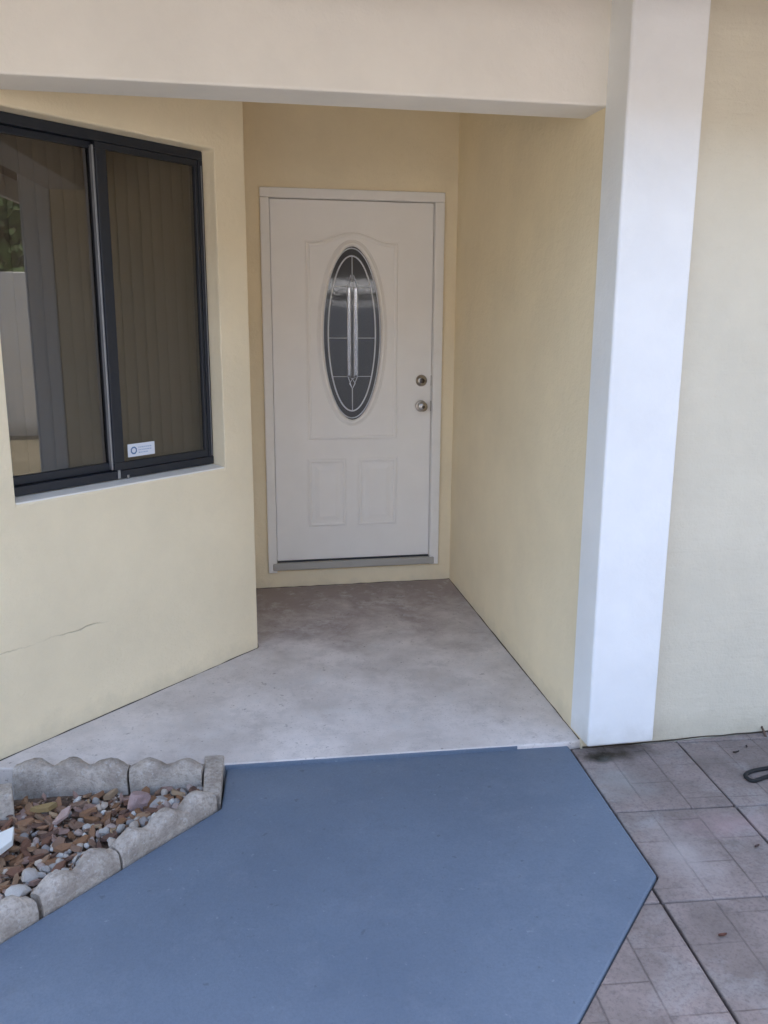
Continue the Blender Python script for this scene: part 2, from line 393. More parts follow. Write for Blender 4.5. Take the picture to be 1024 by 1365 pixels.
# ---------------------------------------------------------------- house
house = tag(empty('house', (0, 0, 0)), 'pale yellow stucco house with recessed front entry, white pillar and cream beam', 'house')
DW = Plane((0, 0, 0), (1, 0, 0), (0, -1, 0))                # door wall
XC, YC, ANG = -1.211, -.8828, R(47.78)
WW = Plane((XC, YC, 0), (-math.sin(ANG), -math.cos(ANG), 0), (math.cos(ANG), -math.sin(ANG), 0))   # window wall
DL, DR, DZ0, DZ1 = -1.0492, -.1352, .1595, 2.1915           # door leaf
holewall('door_wall', DW, -1.30, .1, -.3, 2.78, (DL-.03, DR+.03, .10, DZ1+.03), .18, M_wall, house, .004)
U0, U1, WZ0, WZ1 = .172, 1.19, .897, 2.252                  # window opening
ww = holewall('window_wall', WW, 0, 1.52, -.3, 2.70, (U0, U1, WZ0, WZ1), .16, M_wallw, house, .012)
box('return_wall', XC-.15, XC, YC+.004, .1, -.3, 2.72, M_wall, house, .006)
box('side_wall', 0, .24, -2.022, .1, -.3, 2.74, M_wall, house, .006)
box('front_wall', .2, 4.5, -2.030, -1.85, -.3, 2.71, M_wallr, house, .004)
box('left_front_wall', -8, -2.32, FY, FY+.18, -.3, 2.703, M_wall, house, .01)
beam = box('beam', -2.9, .02, FY-.004, -1.72, 2.2805, 2.69, M_beam, house, .008)
pil = box('pillar', -.006, .268, -2.088, -1.915, -.052, 2.685, M_pillar, house, .009, 3)
tag(beam, 'cream painted beam over the entry'); tag(pil, 'smooth white boxed pillar')
box('porch_ceiling', -8, 4.4, -1.80, 5, 2.745, 2.80, M_beam, house)
box('soffit', -8.4, 4.9, -2.80, -1.78, 2.655, 2.73, M_soffit, house)
box('fascia', -8.4, 4.9, -2.84, -2.80, 2.49, 2.86, M_trim, house, .004)  # unseen edge hung low to cut sky light on the pillar top
mesh('roof', [(-8.5,-2.90,2.85), (5,-2.90,2.85), (5,1.6,4.3), (-8.5,1.6,4.3), (-8.5,5.6,2.85), (5,5.6,2.85),
              (-8.5,-2.90,2.90), (5,-2.90,2.90), (5,1.6,4.36), (-8.5,1.6,4.36), (-8.5,5.6,2.9), (5,5.6,2.9)],
     [(0,1,2,3), (3,2,5,4), (6,9,8,7), (9,10,11,8), (0,6,7,1), (4,5,11,10), (0,3,9,6), (3,4,10,9), (1,7,8,2), (2,8,11,5)], M_roof, house)
box('back_wall', -8, 4.4, 5, 5.2, -.3, 2.85, M_wall, house); box('end_wall', -8.2, -8, -1.9, 5.2, -.3, 2.85, M_wall, house)
box('end_wall', 4.4, 4.6, -1.84, 5.2, -.3, 2.85, M_wall, house)
box('room_floor', -7.99, 4.39, .2, 4.99, -.05, .1, M_dark, house)
# stained foot of the wall showing under the pillar
M_gap = plain('dirty_joint', (.07, .055, .04), .95)
def joint(pts):                                             # dirt-filled gap where a wall stands on the paving
    out = []
    for A_, B_ in zip(pts, pts[1:]):
        for k in range(24): out.append(Vector(A_).lerp(Vector(B_), k/24)+Vector((random.uniform(-.0015,.0015), random.uniform(-.0015,.0015), random.uniform(-.0025,.001))))
    out.append(Vector(pts[-1])); return tube('base_joint', out, .0032, M_gap, house, 6)
joint([(-.001, .0, slabz(0,0)), (-.001, -2.0, slabz(0,-2.0))]); joint([(XC, 0, 0), (XC, YC, slabz(0,YC))])
wa = WW.p(1.5, 0); joint([(XC, YC, slabz(0,YC)), (wa.x, wa.y, slabz(0,wa.y))]); joint([(XC, -.001, -.002), (0, -.001, -.002)]); joint([(.0, -2.030, -.083), (1.6, -2.031, -.083)])
# ---- door frame
fr = box('door_frame', DL-.0298, DR+.0298, -.004, .02, DZ1+.004, DZ1+.0298, M_trim, house)
tag(fr, 'white painted door casing')
def casing(x0, x1, z0, z1, nm): 
    o = box(nm, x0, x1, -.020, -.0005, z0, z1, M_trim, fr, .005, 3); return o
casing(-1.105, DL-.004, .092, 2.196, 'jamb_casing'); casing(DR+.004, -.077, .102, 2.196, 'jamb_casing')
casing(-1.105, -.077, 2.1965, 2.2475, 'head_casing')
box('jamb', DL-.0296, DL-.003, -.0003, .17, .13, DZ1+.003, M_trim, fr); box('jamb', DR+.003, DR+.0296, -.0003, .17, .13, DZ1+.003, M_trim, fr)
thr = box('threshold', DL-.029, DR+.029, -.03, .16, .108, .150, M_thr, house, .006)
box('threshold_strip', DL, DR, .0, .05, .150, .1575, M_bronze, thr)
# ---- door leaf with an oval hole
OX, OZ, OA, OB = -.598, 1.470, .170, .486
bm = bmesh.new(); N = 72
def ringv(y, a, b): return [bm.verts.new((OX+a*math.cos(2*math.pi*i/N), y, OZ+b*math.sin(2*math.pi*i/N))) for i in range(N)]
def rectv(y):
    pts = []
    for i in range(N):
        dx, dz = math.cos(2*math.pi*i/N)*.17, math.sin(2*math.pi*i/N)*.486
        t = min(((DR-OX) if dx > 0 else (DL-OX))/dx if abs(dx) > 1e-9 else 1e9, ((DZ1-OZ) if dz > 0 else (DZ0-OZ))/dz if abs(dz) > 1e-9 else 1e9)
        pts.append([OX+dx*t, OZ+dz*t])
    for cx_, cz_ in ((DL,DZ0), (DL,DZ1), (DR,DZ0), (DR,DZ1)):  # snap the nearest samples to the corners
        k = min(range(N), key=lambda q: (pts[q][0]-cx_)**2+(pts[q][1]-cz_)**2); pts[k] = [cx_, cz_]
    return [bm.verts.new((x, y, z)) for x, z in pts]
y0, y1 = .010, .054
o0, i0, o1, i1 = rectv(y0), ringv(y0, OA, OB), rectv(y1), ringv(y1, OA, OB)
for i in range(N):
    j = (i+1) % N
    for q in ((o0[i], o0[j], i0[j], i0[i]), (o1[i], i1[i], i1[j], o1[j]), (o0[i], o1[i], o1[j], o0[j]), (i0[i], i0[j], i1[j], i1[i])): bm.faces.new(q)
bmesh.ops.recalc_face_normals(bm, faces=bm.faces)
me = bpy.data.meshes.new('front_door'); bm.to_mesh(me); bm.free(); me.materials.append(M_door)
door = link(bpy.data.objects.new('front_door', me), house); tag(door, 'white panelled front door with oval leaded glass')
def moulding(name, pts, wdt, ht, parent=door, y=.010, mat=M_door):      # rounded bead along a closed outline in the door's face
    n = len(pts); prof = [(-wdt/2, -.002), (-wdt*.36, ht*.55), (-wdt*.12, ht), (wdt*.1, ht*.75), (wdt*.26, ht*.1), (wdt*.42, ht*.4), (wdt/2, -.002)]
    V, Fc = [], []; K = len(prof)
    area = sum(pts[k][0]*pts[(k+1) % n][1]-pts[(k+1) % n][0]*pts[k][1] for k in range(n)); sg = 1 if area > 0 else -1
    for i in range(n):
        p, a_, b_ = Vector(pts[i]), Vector(pts[i-1]), Vector(pts[(i+1) % n])
        d1, d2 = (p-a_).normalized(), (b_-p).normalized(); n1, n2 = Vector((d1.y, -d1.x))*sg, Vector((d2.y, -d2.x))*sg
        mt = (n1+n2).normalized(); mt = mt/max(.5, mt.dot(n1))
        for s, hh in prof: q = p+mt*s; V.append((q.x, y-hh, q.y))
    for i in range(n):
        for k in range(K-1): a_, b_ = i*K, ((i+1) % n)*K; Fc.append((a_+k, a_+k+1, b_+k+1, b_+k))
    return mesh(name, V, Fc, mat, parent, smooth=False)
def oval(a, b, n=72, cx=OX, cz=OZ): return [(cx+a*math.cos(2*math.pi*i/n), cz+b*math.sin(2*math.pi*i/n)) for i in range(n)]
# arched field round the oval
x0, x1, zb, zs = -.848, -.344, .882, 1.965
arch = [(x0, zb), (x1, zb), (x1, zs)] + [(x1+(x0-x1)*t/12, zs+.055*math.sin(math.pi*min(1, max(0, (t-1.5)/9)))**1.3) for t in range(1, 12)] + [(x0, zs)]
moulding('panel_moulding', arch, .030, .0055)
for xa, xb in ((-.852, -.645), (-.555, -.342)):
    moulding('panel_moulding', [(xa,.366), (xb,.366), (xb,.752), (xa,.752)], .030, .0055)
    V = [(xa+.03,.0102,.396), (xb-.03,.0102,.396), (xb-.03,.0102,.722), (xa+.03,.0102,.722), (xa+.055,.005,.421), (xb-.055,.005,.421), (xb-.055,.005,.697), (xa+.055,.005,.697)]
    mesh('raised_panel', V, [(4,5,6,7), (0,1,5,4), (1,2,6,5), (2,3,7,6), (3,0,4,7)], M_door, door)
o = moulding('oval_trim', oval(OA+.014, OB+.014), .036, .012, y=.0095)
for p in o.data.polygons: p.use_smooth = True
# leaded glass
gr = oval(OA+.003, OB+.003); V = [(x, .030, z) for x, z in gr]+[(x, .036, z) for x, z in gr]; n = len(gr)
glass = mesh('oval_glass', V, [tuple(range(n)), tuple(range(2*n-1, n-1, -1))]+[(i, (i+1) % n, n+(i+1) % n, n+i) for i in range(n)], M_oval, door)
def came(pts, r=.0032, closed=False, nm='came'): return tube(nm, [(x, .0288, z) for x, z in pts], r, M_came, door, 6, closed, 1, (0,1,0))
came(oval(OA*.80, OB*.89), .0045, True)
came(oval(OA*.965, OB*.975), .004, True, 'glass_bead')
for xx, r in ((-.622,.0030), (-.606,.0030), (-.586,.0030), (-.566,.0030)): came([(xx, 1.235), (xx, 1.735)], r)
for xa in (-.622, -.586):                                   # bevelled strips between the cames
    xb = xa+(.016 if xa < -.6 else .020)
    mesh('bevel_strip', boxV(xa,xb,.0265,.0295,1.24,1.73), BF, M_bevelg, door, bevel=.002)
came([(-.596, 1.76), (-.596, OZ+OB*.88)]); came([(-.596, 1.165), (-.596, OZ-OB*.88)])
for zc in (1.235, 1.452, 1.735):
    ax = OA*.80*math.sqrt(max(0, 1-((zc-OZ)/(OB*.89))**2))
    came([(OX-ax, zc), (-.622, zc)], .0022); came([(-.566, zc), (OX+ax, zc)], .0022)
came([(-.622,1.235), (-.596,1.165), (-.566,1.235), (-.596,1.222)], .0028, True); came([(-.622,1.735), (-.604,1.80), (-.596,1.76), (-.588,1.80), (-.566,1.735)], .0028)
came([(-.596,1.222), (-.580,1.195), (-.596,1.165), (-.612,1.195)], .003, True)
# deadbolt and knob
kx = -.1935
db = lathe('deadbolt', [(.033,0), (.034,.004), (.033,.010), (.026,.018), (.019,.022), (.0165,.023)], DW, kx, 1.210, -.010, M_nickel, door)
lathe('key_cylinder', [(.0150,.0185), (.0150,.0255), (.013,.027)], DW, kx, 1.210, -.010, M_dknick, door)
kb = lathe('door_knob', [(.033,0), (.034,.004), (.031,.009), (.014,.012), (.012,.026), (.017,.033), (.0265,.042), (.029,.052), (.0265,.061), (.018,.066), (.004,.067)], DW, kx, 1.062, -.010, M_nickel, door)
lathe('key_cylinder', [(.009,.060), (.009,.0695), (.007,.0705)], DW, kx, 1.062, -.010, M_dknick, door)
for z in (1.210, 1.062): box('strike_plate', DR-.002, DR+.0026, .004, .05, z-.03, z+.03, M_nickel, door)
# ---- window, set back in its opening
FD = -.075                                                  # front of the frame
win = tag(pbox('window', WW, U0+.001, U1-.001, WZ1-.038, WZ1-.001, FD-.06, FD, M_bronze, house, .002), 'dark bronze sliding window')
pbox('sill_rail', WW, U0+.001, U1-.001, WZ0+.012, WZ0+.045, FD-.06, FD+.002, M_bronze, win, .002)
pbox('frame_jamb', WW, U0+.001, U0+.026, WZ0+.045, WZ1-.038, FD-.06, FD, M_bronze, win, .002)
pbox('frame_jamb', WW, U1-.026, U1-.001, WZ0+.045, WZ1-.038, FD-.06, FD, M_bronze, win, .002)
UM = .682
def sash(u0, u1, d0, d1, sl_, sr_, nm):
    z0, z1 = WZ0+.046, WZ1-.039
    s = pbox(nm, WW, u0, u1, z0, z0+.032, d0, d1, M_bronze, win, .002)
    pbox('sash_rail', WW, u0, u1, z1-.024, z1, d0, d1, M_bronze, win, .002)
    pbox('sash_stile', WW, u0, u0+sr_, z0+.032, z1-.024, d0, d1, M_bronze, win, .003)
    pbox('sash_stile', WW, u1-sl_, u1, z0+.032, z1-.024, d0, d1, M_bronze, win, .003)
    dm = (d0+d1)/2
    pbox('pane', WW, u0+sr_-.004, u1-sl_+.004, z0+.028, z1-.020, dm-.0025, dm+.0025, M_pane, win)
    return s
sash(U0+.027, UM+.022, FD-.028, FD-.004, .050, .016, 'fixed_sash')
sash(UM-.012, U1-.027, FD-.056, FD-.031, .030, .040, 'sliding_sash')
pbox('interlock_strip', WW, UM+.0225, UM+.031, WZ0+.05, WZ1-.052, FD-.030, FD-.012, M_alu, win, .001)
pbox('weep_tab', WW, UM+.004, UM+.016, WZ0+.013, WZ0+.050, FD+.0025, FD+.007, M_alu, win, .001)
pbox('weep_tab', WW, UM-.040, UM-.030, WZ0+.008, WZ0+.024, FD+.0025, FD+.006, M_alu, win, .001)
pbox('screen_channel', WW, U0+.010, U0+.013, WZ0+.05, WZ1-.06, FD+.0005, FD+.004, M_alu, win)
# stucco sill sloping out
V = [WW.p(u, z, d) for u in (U0+.0005, U1-.0005) for z, d in ((WZ0-.01, -.155), (WZ0-.01, -.004), (WZ0+.002, -.004), (WZ0+.013, -.155))]
mesh('window_sill', V, [(0,1,2,3), (7,6,5,4), (0,4,5,1), (1,5,6,2), (2,6,7,3), (3,7,4,0)], M_beam, house, bevel=.002)
# sticker on the fixed pane
sd0 = FD-.0135
st = pbox('security_sticker', WW, .492, .630, .990, 1.044, sd0, sd0+.0008, M_stick, win)
cu, cz_ = .600, 1.016
V = [WW.p(cu+math.cos(R(22.5+45*i))*r, cz_+math.sin(R(22.5+45*i))*r, sd0+.0012) for r in (.017, .0105) for i in range(8)]
tag(st, 'small white and blue alarm sticker')
def flat(nm, V, Fc, mat): return mesh(nm, V, Fc, mat, win)
flat('sticker_emblem', V, [(i, (i+1) % 8, 8+(i+1) % 8, 8+i) for i in range(8)], M_ink)
V, Fc = [], []
for rz, ln in ((1.027, .058), (1.016, .066), (1.005, .050)):
    u = .576
    while u > .576-ln:
        wd = random.uniform(.004, .010); b0 = len(V)
        V += [WW.p(u, rz-.0025, sd0+.0012), WW.p(u-wd, rz-.0025, sd0+.0012), WW.p(u-wd, rz+.0025, sd0+.0012), WW.p(u, rz+.0025, sd0+.0012)]; Fc.append((b0,b0+1,b0+2,b0+3)); u -= wd+.003
flat('sticker_print', V, Fc, M_ink2)
# vertical blinds hanging inside
bl = tag(empty('vertical_blinds', WW.p((U0+U1)/2, WZ1, -.22)), 'tan vertical blinds hanging closed behind the tinted window', 'blinds')
inv = Matrix.Translation(-WW.p((U0+U1)/2, WZ1, -.22))
def shift(o):
    o.data.transform(inv); return o
hr = pbox('headrail', WW, U0-.05, U1+.06, WZ1-.03, WZ1+.01, -.20, -.15, M_slat, bl); shift(hr)
ns = 19; sw = .092
for i in range(ns):
    u = U0-.04+(i+.5)*(U1-U0+.1)/ns; an = R(9+random.uniform(-2.5, 2.5)); V = []
    for k in range(5):
        t = (k/4-.5); bow = .006*(1-4*t*t)
        for z in (WZ0-.06, WZ1-.03): V.append(WW.p(u+t*sw*math.cos(an), z, -.172+t*sw*math.sin(an)+bow))
    for k in range(5):
        t = (k/4-.5); bow = .006*(1-4*t*t)
        for z in (WZ0-.06, WZ1-.03): V.append(WW.p(u+t*sw*math.cos(an), z, -.1735+t*sw*math.sin(an)+bow))
    Fc = []
    for k in range(4): a_ = 2*k; Fc += [(a_, a_+2, a_+3, a_+1), (10+a_, 11+a_, 13+a_, 12+a_)]
    Fc += [(0,1,11,10), (8,18,19,9)]
    shift(mesh('slat', V, Fc, M_slat, bl, smooth=False))

# ---------------------------------------------------------------- added house behind the camera, mirrored in the glass; high roof blocks low sky
nb = tag(empty('added_house', (-1, -10.6, -.19)), 'house added across the yard, out of view, with a raised dark shingle roof', 'house')
def nbox(nm, x0, x1, y0, y1, z0, z1, mat): return box(nm, x0, x1, y0, y1, z0, z1, mat, nb)
M_nroof = paint('dark_shingle', (.022, .021, .022), .9, .3)
nbox('wall', -12, 12, -7, 0, 0, 2.42, paint('pale_grey_render', (.42, .44, .48), .8))
mesh('roof', [(-12.6,.07,2.13), (12.6,.07,2.13), (12.6,-3.5,6.2), (-12.6,-3.5,6.2), (-12.6,-7.5,2.13), (12.6,-7.5,2.13)], [(0,1,2,3), (3,2,5,4), (0,3,4), (1,5,2), (0,4,5,1)], M_nroof, nb)
for x in (-8, -5, 7): nbox('window', x-.7, x+.7, -.1, .02, .9, 1.95, M_bronze)
nbox('door', 9, 9.95, -.1, .02, 0, 2.05, M_soffit)
gw = tag(box('added_wall', 8.0, 8.2, -9, -2.6, -.3, 2.2, M_beam, None, .01), 'cream rendered wall added at the side of the yard for the window reflection', 'wall')  # added for the window reflection; also holds back low sky
M_leaf = Mat('leaf', .6, .3); M_leaf.col(M_leaf.mix(M_leaf.noise(3, 4), (.03, .06, .02), (.08, .12, .04))); M_leaf = M_leaf.m
M_bark = plain('tree_bark', (.12, .09, .06), .9)
for tx, ty, hh in ((10.5, -6.2, 6.5), (11.2, -3.4, 5.8)):
    tr = tag(empty('garden_tree', (tx, ty, -.19)), 'dense green tree behind the garden wall', 'tree', 'trees behind the garden wall')
    V, Fc = [], []
    for i in range(7):
        z = i/6*hh*.6; rr = .16*(1-i/9)
        for j in range(8): a_ = j*math.pi/4; V.append((rr*math.cos(a_)+.1*math.sin(i), rr*math.sin(a_), z))
    for i in range(6):
        for j in range(8): Fc.append((i*8+j, i*8+(j+1) % 8, i*8+8+(j+1) % 8, i*8+8+j))
    mesh('trunk', V, Fc, M_bark, tr, smooth=True)
    V, Fc = [], []; rl = random.Random(int(tx*10))
    cl = [Vector((rl.gauss(0, 1.1), rl.gauss(0, 1.1), hh*.62+rl.gauss(0, 1.0))) for _ in range(26)]
    for k in range(6000):
        c_ = rl.choice(cl); p_ = c_+Vector((rl.gauss(0,.38), rl.gauss(0,.38), rl.gauss(0,.32)))
        u_ = Vector((rl.gauss(0,1), rl.gauss(0,1), rl.gauss(0,1))).normalized()*.13; v_ = u_.orthogonal()*.55
        b0 = len(V); V += [p_-u_, p_+v_, p_+u_, p_-v_]; Fc.append((b0, b0+1, b0+2, b0+3))
    me = bpy.data.meshes.new('crown'); me.from_pydata([tuple(v) for v in V], [], Fc); me.materials.append(M_leaf); link(bpy.data.objects.new('crown', me), tr)
M_fence = paint('slate_fence_paint', (.07, .08, .105), .7, .3)
fe = tag(empty('added_fence', (-1, -9.2, -.19)), 'slate grey board fence added across the yard for the door-glass reflection', 'fence')  # added to darken the lower reflection in the door glass
fb0 = None
for i in range(56):
    if fb0 is None: fb0 = box('board', -.1, .1, -.01, .01, .03, 1.97, M_fence, fe); o = fb0
    else: o = link(bpy.data.objects.new('board', fb0.data), fe)
    o.location = (-5.8+i*.21, 0, random.uniform(-.01, .01))

# ---------------------------------------------------------------- planting bed
BZ = -.125
def b2(x, y, z=BZ): p = gp(x, y, z); return (p.x, p.y)
fA, fB = gp(293, 1076), gp(0, 1256)                          # outer foot of the front edgers
fd = (fB-fA).normalized(); fn = Vector((fd.y, -fd.x, 0)); fn = fn if fn.dot(Vector((-1, 1, 0))) > 0 else -fn
r0, r1 = gp(20, 1056, BZ), gp(271, 1056, BZ)                 # foot of the rear edgers
q0, q1 = fA+fn*.02, fB+fd*1.0+fn*.02
soil_poly = [(q1.x, q1.y), (q0.x, q0.y), (-1.41, -2.2), (-1.41, -1.96), (-2.42, -1.93), (-4, -1.93), (-4, -2.9)]
soil = prism('bed_soil', soil_poly, -.3, BZ-.012, M_soil); tag(soil, kind='structure')

def edger(name, A, B, nb, zb, z0, hb, th, label, group, seed, flip=1, first=0., round_=.5):
    """scalloped concrete edger from A to B: top waves in nb bumps; thickness th to the left of A>B times flip"""
    rnd = random.Random(seed); A, B = Vector((A.x, A.y, 0)), Vector((B.x, B.y, 0)); L = (B-A).length; d = (B-A)/L; nn = Vector((-d.y, d.x, 0))*flip
    S = nb*12; V, Fc = [], []
    prof = [(0,0), (0,.45), (-.01,.80), (.10,.95), (.28,1), (.72,1), (.90,.95), (1,.80), (1,.45), (1,0)]; K = len(prof)
    for i in range(S+1):
        s = i/S; x = ((s*nb+first) % 1)*2-1
        b_ = .5+.5*math.cos(math.pi*x); b_ = b_**.7
        t = th*(.95+.05*b_); H = (z0-zb)+hb*b_
        for k, (pu_, pz) in enumerate(prof):
            bulge = (.05*b_ if 0 < k < K-1 else .0)*th
            off = pu_*t + (-bulge if pu_ < .3 else bulge if pu_ > .7 else 0)
            P = A + d*(s*L) + nn*off + Vector((0, 0, zb+pz*H))
            ns_ = noise.noise_vector(P*30+Vector((seed, 0, 0)))*.0055 + noise.noise_vector(P*80)*.0028
            V.append(P+ns_)
    for i in range(S):
        for k in range(K-1): a_ = i*K; Fc.append((a_+k, a_+k+1, a_+K+k+1, a_+K+k))
        Fc.append((i*K, i*K+K, i*K+2*K-1, i*K+K-1))
    Fc += [tuple(range(K)), tuple(range(S*K, S*K+K))]
    c = (A+B)/2+Vector((0, 0, zb)); V = [v-c for v in V]
    o = mesh(name, V, Fc, M_edger, smooth=True, loc=c)
    m = o.modifiers.new('edge', 'EDGE_SPLIT'); m.split_angle = R(55)
    return tag(o, label, 'edging stone', group)
G = 'scalloped concrete edgers round the bed'
# rear edgers, their scalloped face towards the bed
rd = (r1-r0).normalized(); L = (r1-r0).length
edger('edging_stone', r0-rd*.005, r0+rd*L*.600, 3, -.20, -.040, .026, .065, 'three-bump scalloped concrete edger against the porch, beside the grey block', G, 3)
edger('edging_stone', r0+rd*(L*.600+.006), r1-rd*.004, 2, -.20, -.040, .026, .065, 'grey two-bump scalloped edger behind the pink rock, against the porch', G, 9)
# front edgers, beside the blue walkway
lab = ['scalloped concrete edger at the narrow tip of the bed beside the blue walkway', 'scalloped concrete edger along the blue walkway, second from the tip of the bed', 'scalloped concrete edger along the blue walkway, third from the tip of the bed', 'scalloped concrete edger along the blue walkway, farthest from the door']
s0 = .008; bl_ = .134
for i, nbp in enumerate((3, 2, 3, 3)):
    A = fA+fd*s0+fn*.004; B = fA+fd*(s0+bl_*nbp-.006)+fn*.004
    edger('edging_stone', A, B, nbp, -.20, -.032, .030, .066, lab[i], G, 20+i, flip=1 if Vector((-fd.y, fd.x, 0)).dot(fn) > 0 else -1)
    s0 += bl_*nbp+(.012 if i == 1 else .002)
# plain block closing the tip, block at the far left
pA = [gp(273,1008,-.056), gp(299,1007,-.056), gp(294,1062,-.056), gp(271,1056,-.056)]
o = prism('edging_block', [(p.x, p.y) for p in pA], -.2, -.052, M_edger, bevel=.006); tag(o, 'smooth pale concrete block across the tip of the bed by the porch slab', 'edging stone')
pB = [gp(-60,1052,-.03), gp(16,1043,-.03), gp(17,1060,-.03), gp(-60,1070,-.03)]
o = prism('concrete_block', [(p.x, p.y) for p in pB], -.2, -.028, M_edger, bevel=.006); tag(o, 'grey square concrete block at the back of the bed by the yellow wall', 'block')

# stones and chips
random.seed(21)
def rockmesh(seed, amp=.28, sub=2, fl=.7):
    rnd = random.Random(seed); bm = bmesh.new(); bmesh.ops.create_icosphere(bm, subdivisions=sub, radius=1)
    of = Vector((seed*3.1, seed*1.7, 0)); sx, sy = rnd.uniform(.8, 1.3), rnd.uniform(.7, 1.1)
    pl = [Vector((rnd.gauss(0,1), rnd.gauss(0,1), rnd.gauss(0,1))).normalized() for _ in range(7)]
    for v in bm.verts:
        p = v.co.copy(); p *= 1+amp*noise.noise(p*1.3+of)+amp*.4*noise.noise(p*3+of)
        for q in pl:                                        # facets
            dd = p.dot(q)-.74
            if dd > 0: p -= q*dd*.85
        v.co = Vector((p.x*sx, p.y*sy, p.z*fl))
    me = bpy.data.meshes.new('stone'); bm.to_mesh(me); bm.free(); me.materials.append(M_stone); return me
def chipmesh(seed):
    rnd = random.Random(seed+50); n = rnd.choice((5, 6, 7)); L_, W_ = 1, rnd.uniform(.35, .6)
    pts = []
    for i in range(n):
        a_ = 2*math.pi*(i+rnd.uniform(-.3,.3))/n; pts.append((L_*math.cos(a_)*rnd.uniform(.75,1.1), W_*math.sin(a_)*rnd.uniform(.75,1.1)))
    t = rnd.uniform(.10, .2); V = [(x, y, -t+rnd.uniform(-.04,.04)+.12*x*x) for x, y in pts]+[(x*.93, y*.9, t+rnd.uniform(-.05,.05)+.12*x*x) for x, y in pts]
    Fc = [tuple(range(n-1,-1,-1)), tuple(range(n,2*n))]+[(i,(i+1)%n,n+(i+1)%n,n+i) for i in range(n)]
    me = bpy.data.meshes.new('chip'); me.from_pydata(V, [], Fc); me.materials.append(M_chip); return me
stones = [rockmesh(i, sub=2) for i in range(8)]; chips = [chipmesh(i) for i in range(10)]
def put(name, me, loc, s, rot, color, label, cat, group=None):
    o = bpy.data.objects.new(name, me); o.location = loc; o.scale = (s, s, s) if isinstance(s, float) else s; o.rotation_euler = rot
    o.color = (*color, 1); link(o); return tag(o, label, cat, group)
def rrot(t=.35): return (random.uniform(-t,t), random.uniform(-t,t), random.uniform(0, 6.3))
# the ones that can be told apart
p = gp(184, 1080, BZ); put('rock', rockmesh(31, .22, 3, .85), (p.x, p.y, BZ+.028), (.058,.047,.056), (.1,.1,.7), (.40,.29,.28), 'big pinkish rock in the bed below the rear edger', 'rock')
p = gp(212, 1076, BZ); put('rock', rockmesh(33, .25, 3, .8), (p.x, p.y, BZ+.012), (.035,.030,.032), (.2,.0,.2), (.42,.39,.36), 'grey angular rock between the pink rock and the tip of the bed', 'rock')
p = gp(198, 1090, BZ); put('rock', rockmesh(35, .25, 2, .7), (p.x, p.y, BZ+.010), .022, (.2,.0,.2), (.30,.19,.15), 'small dark red stone in front of the pink rock', 'rock')
p = gp(40, 1166, -.09); put('rock', rockmesh(36, .25, 2, .7), (p.x, p.y, -.095), .030, (.2,.2,.9), (.48,.44,.40), 'pale rounded rock lying on brown chips near the front edger', 'rock')
p = gp(22, 1188, -.07); put('rock', rockmesh(37, .25, 2, .5), (p.x, p.y, -.072), .034, (.0,.1,.4), (.56,.53,.49), 'pale flat stone against the inner side of the front edger', 'rock')
p = gp(60, 1088, BZ); put('wood_chip', chips[2], (p.x, p.y, BZ+.030), .048, (.1,.05,.3), (.36,.26,.12), 'large yellowish brown wood chip lying across the mulch', 'wood chip')
p = gp(84, 1098, BZ); put('wood_chip', chips[4], (p.x, p.y, BZ+.028), .042, (.1,-.25,.95), (.52,.38,.34), 'pinkish wood chip tilted beside the large yellowish one', 'wood chip')
pv_ = gp(3, 1124, -.07)
V = [gp(-22,1122,-.07), gp(19,1104,-.07), gp(17,1122,-.07), gp(-22,1152,-.07)]
o = prism('plastic_offcut', [(v.x, v.y) for v in V], -.085, -.062, plain('white_plastic', (.78,.80,.78), .5), bevel=.003); tag(o, 'flat white plastic offcut lying on the mulch', 'offcut')
# bed outline for scattering
rin = lambda P: (P-fA).dot(fn)                                # distance inside the front edgers
def inside(P):
    return rin(P) > .085 and (P-r0).dot(Vector((-rd.y, rd.x, 0))) < -.01 and P.x < -1.47 and P.x > -2.55 and P.y > -3.3
placed = []
def spot(rad, tries=60):
    for _ in range(tries):
        P = Vector((random.uniform(-2.2, -1.47), random.uniform(-2.95, -1.99), 0))
        if not inside(P): continue
        if all((P-q).length > (rad+r)*.46 for q, r in placed): placed.append((P, rad)); return P
    return None
def bedz(P): return BZ + .034*max(0, 1-rin(P)/.30)           # mulch is banked up against the front edgers
# greyish pebbles lie mostly along the front edgers, brown chips behind
CH = [((.28,.15,.08),'orange brown'), ((.34,.19,.11),'orange brown'), ((.23,.12,.08),'reddish brown'), ((.37,.235,.145),'light brown'), ((.29,.185,.13),'light brown'), ((.42,.30,.19),'tan'), ((.17,.10,.075),'dark brown'), ((.36,.24,.20),'pinkish brown')]
PB = [((.50,.47,.43),'pale grey'), ((.62,.60,.56),'whitish'), ((.42,.39,.36),'mid grey'), ((.30,.28,.27),'dark grey'), ((.56,.48,.40),'beige'), ((.44,.35,.31),'pinkish')]
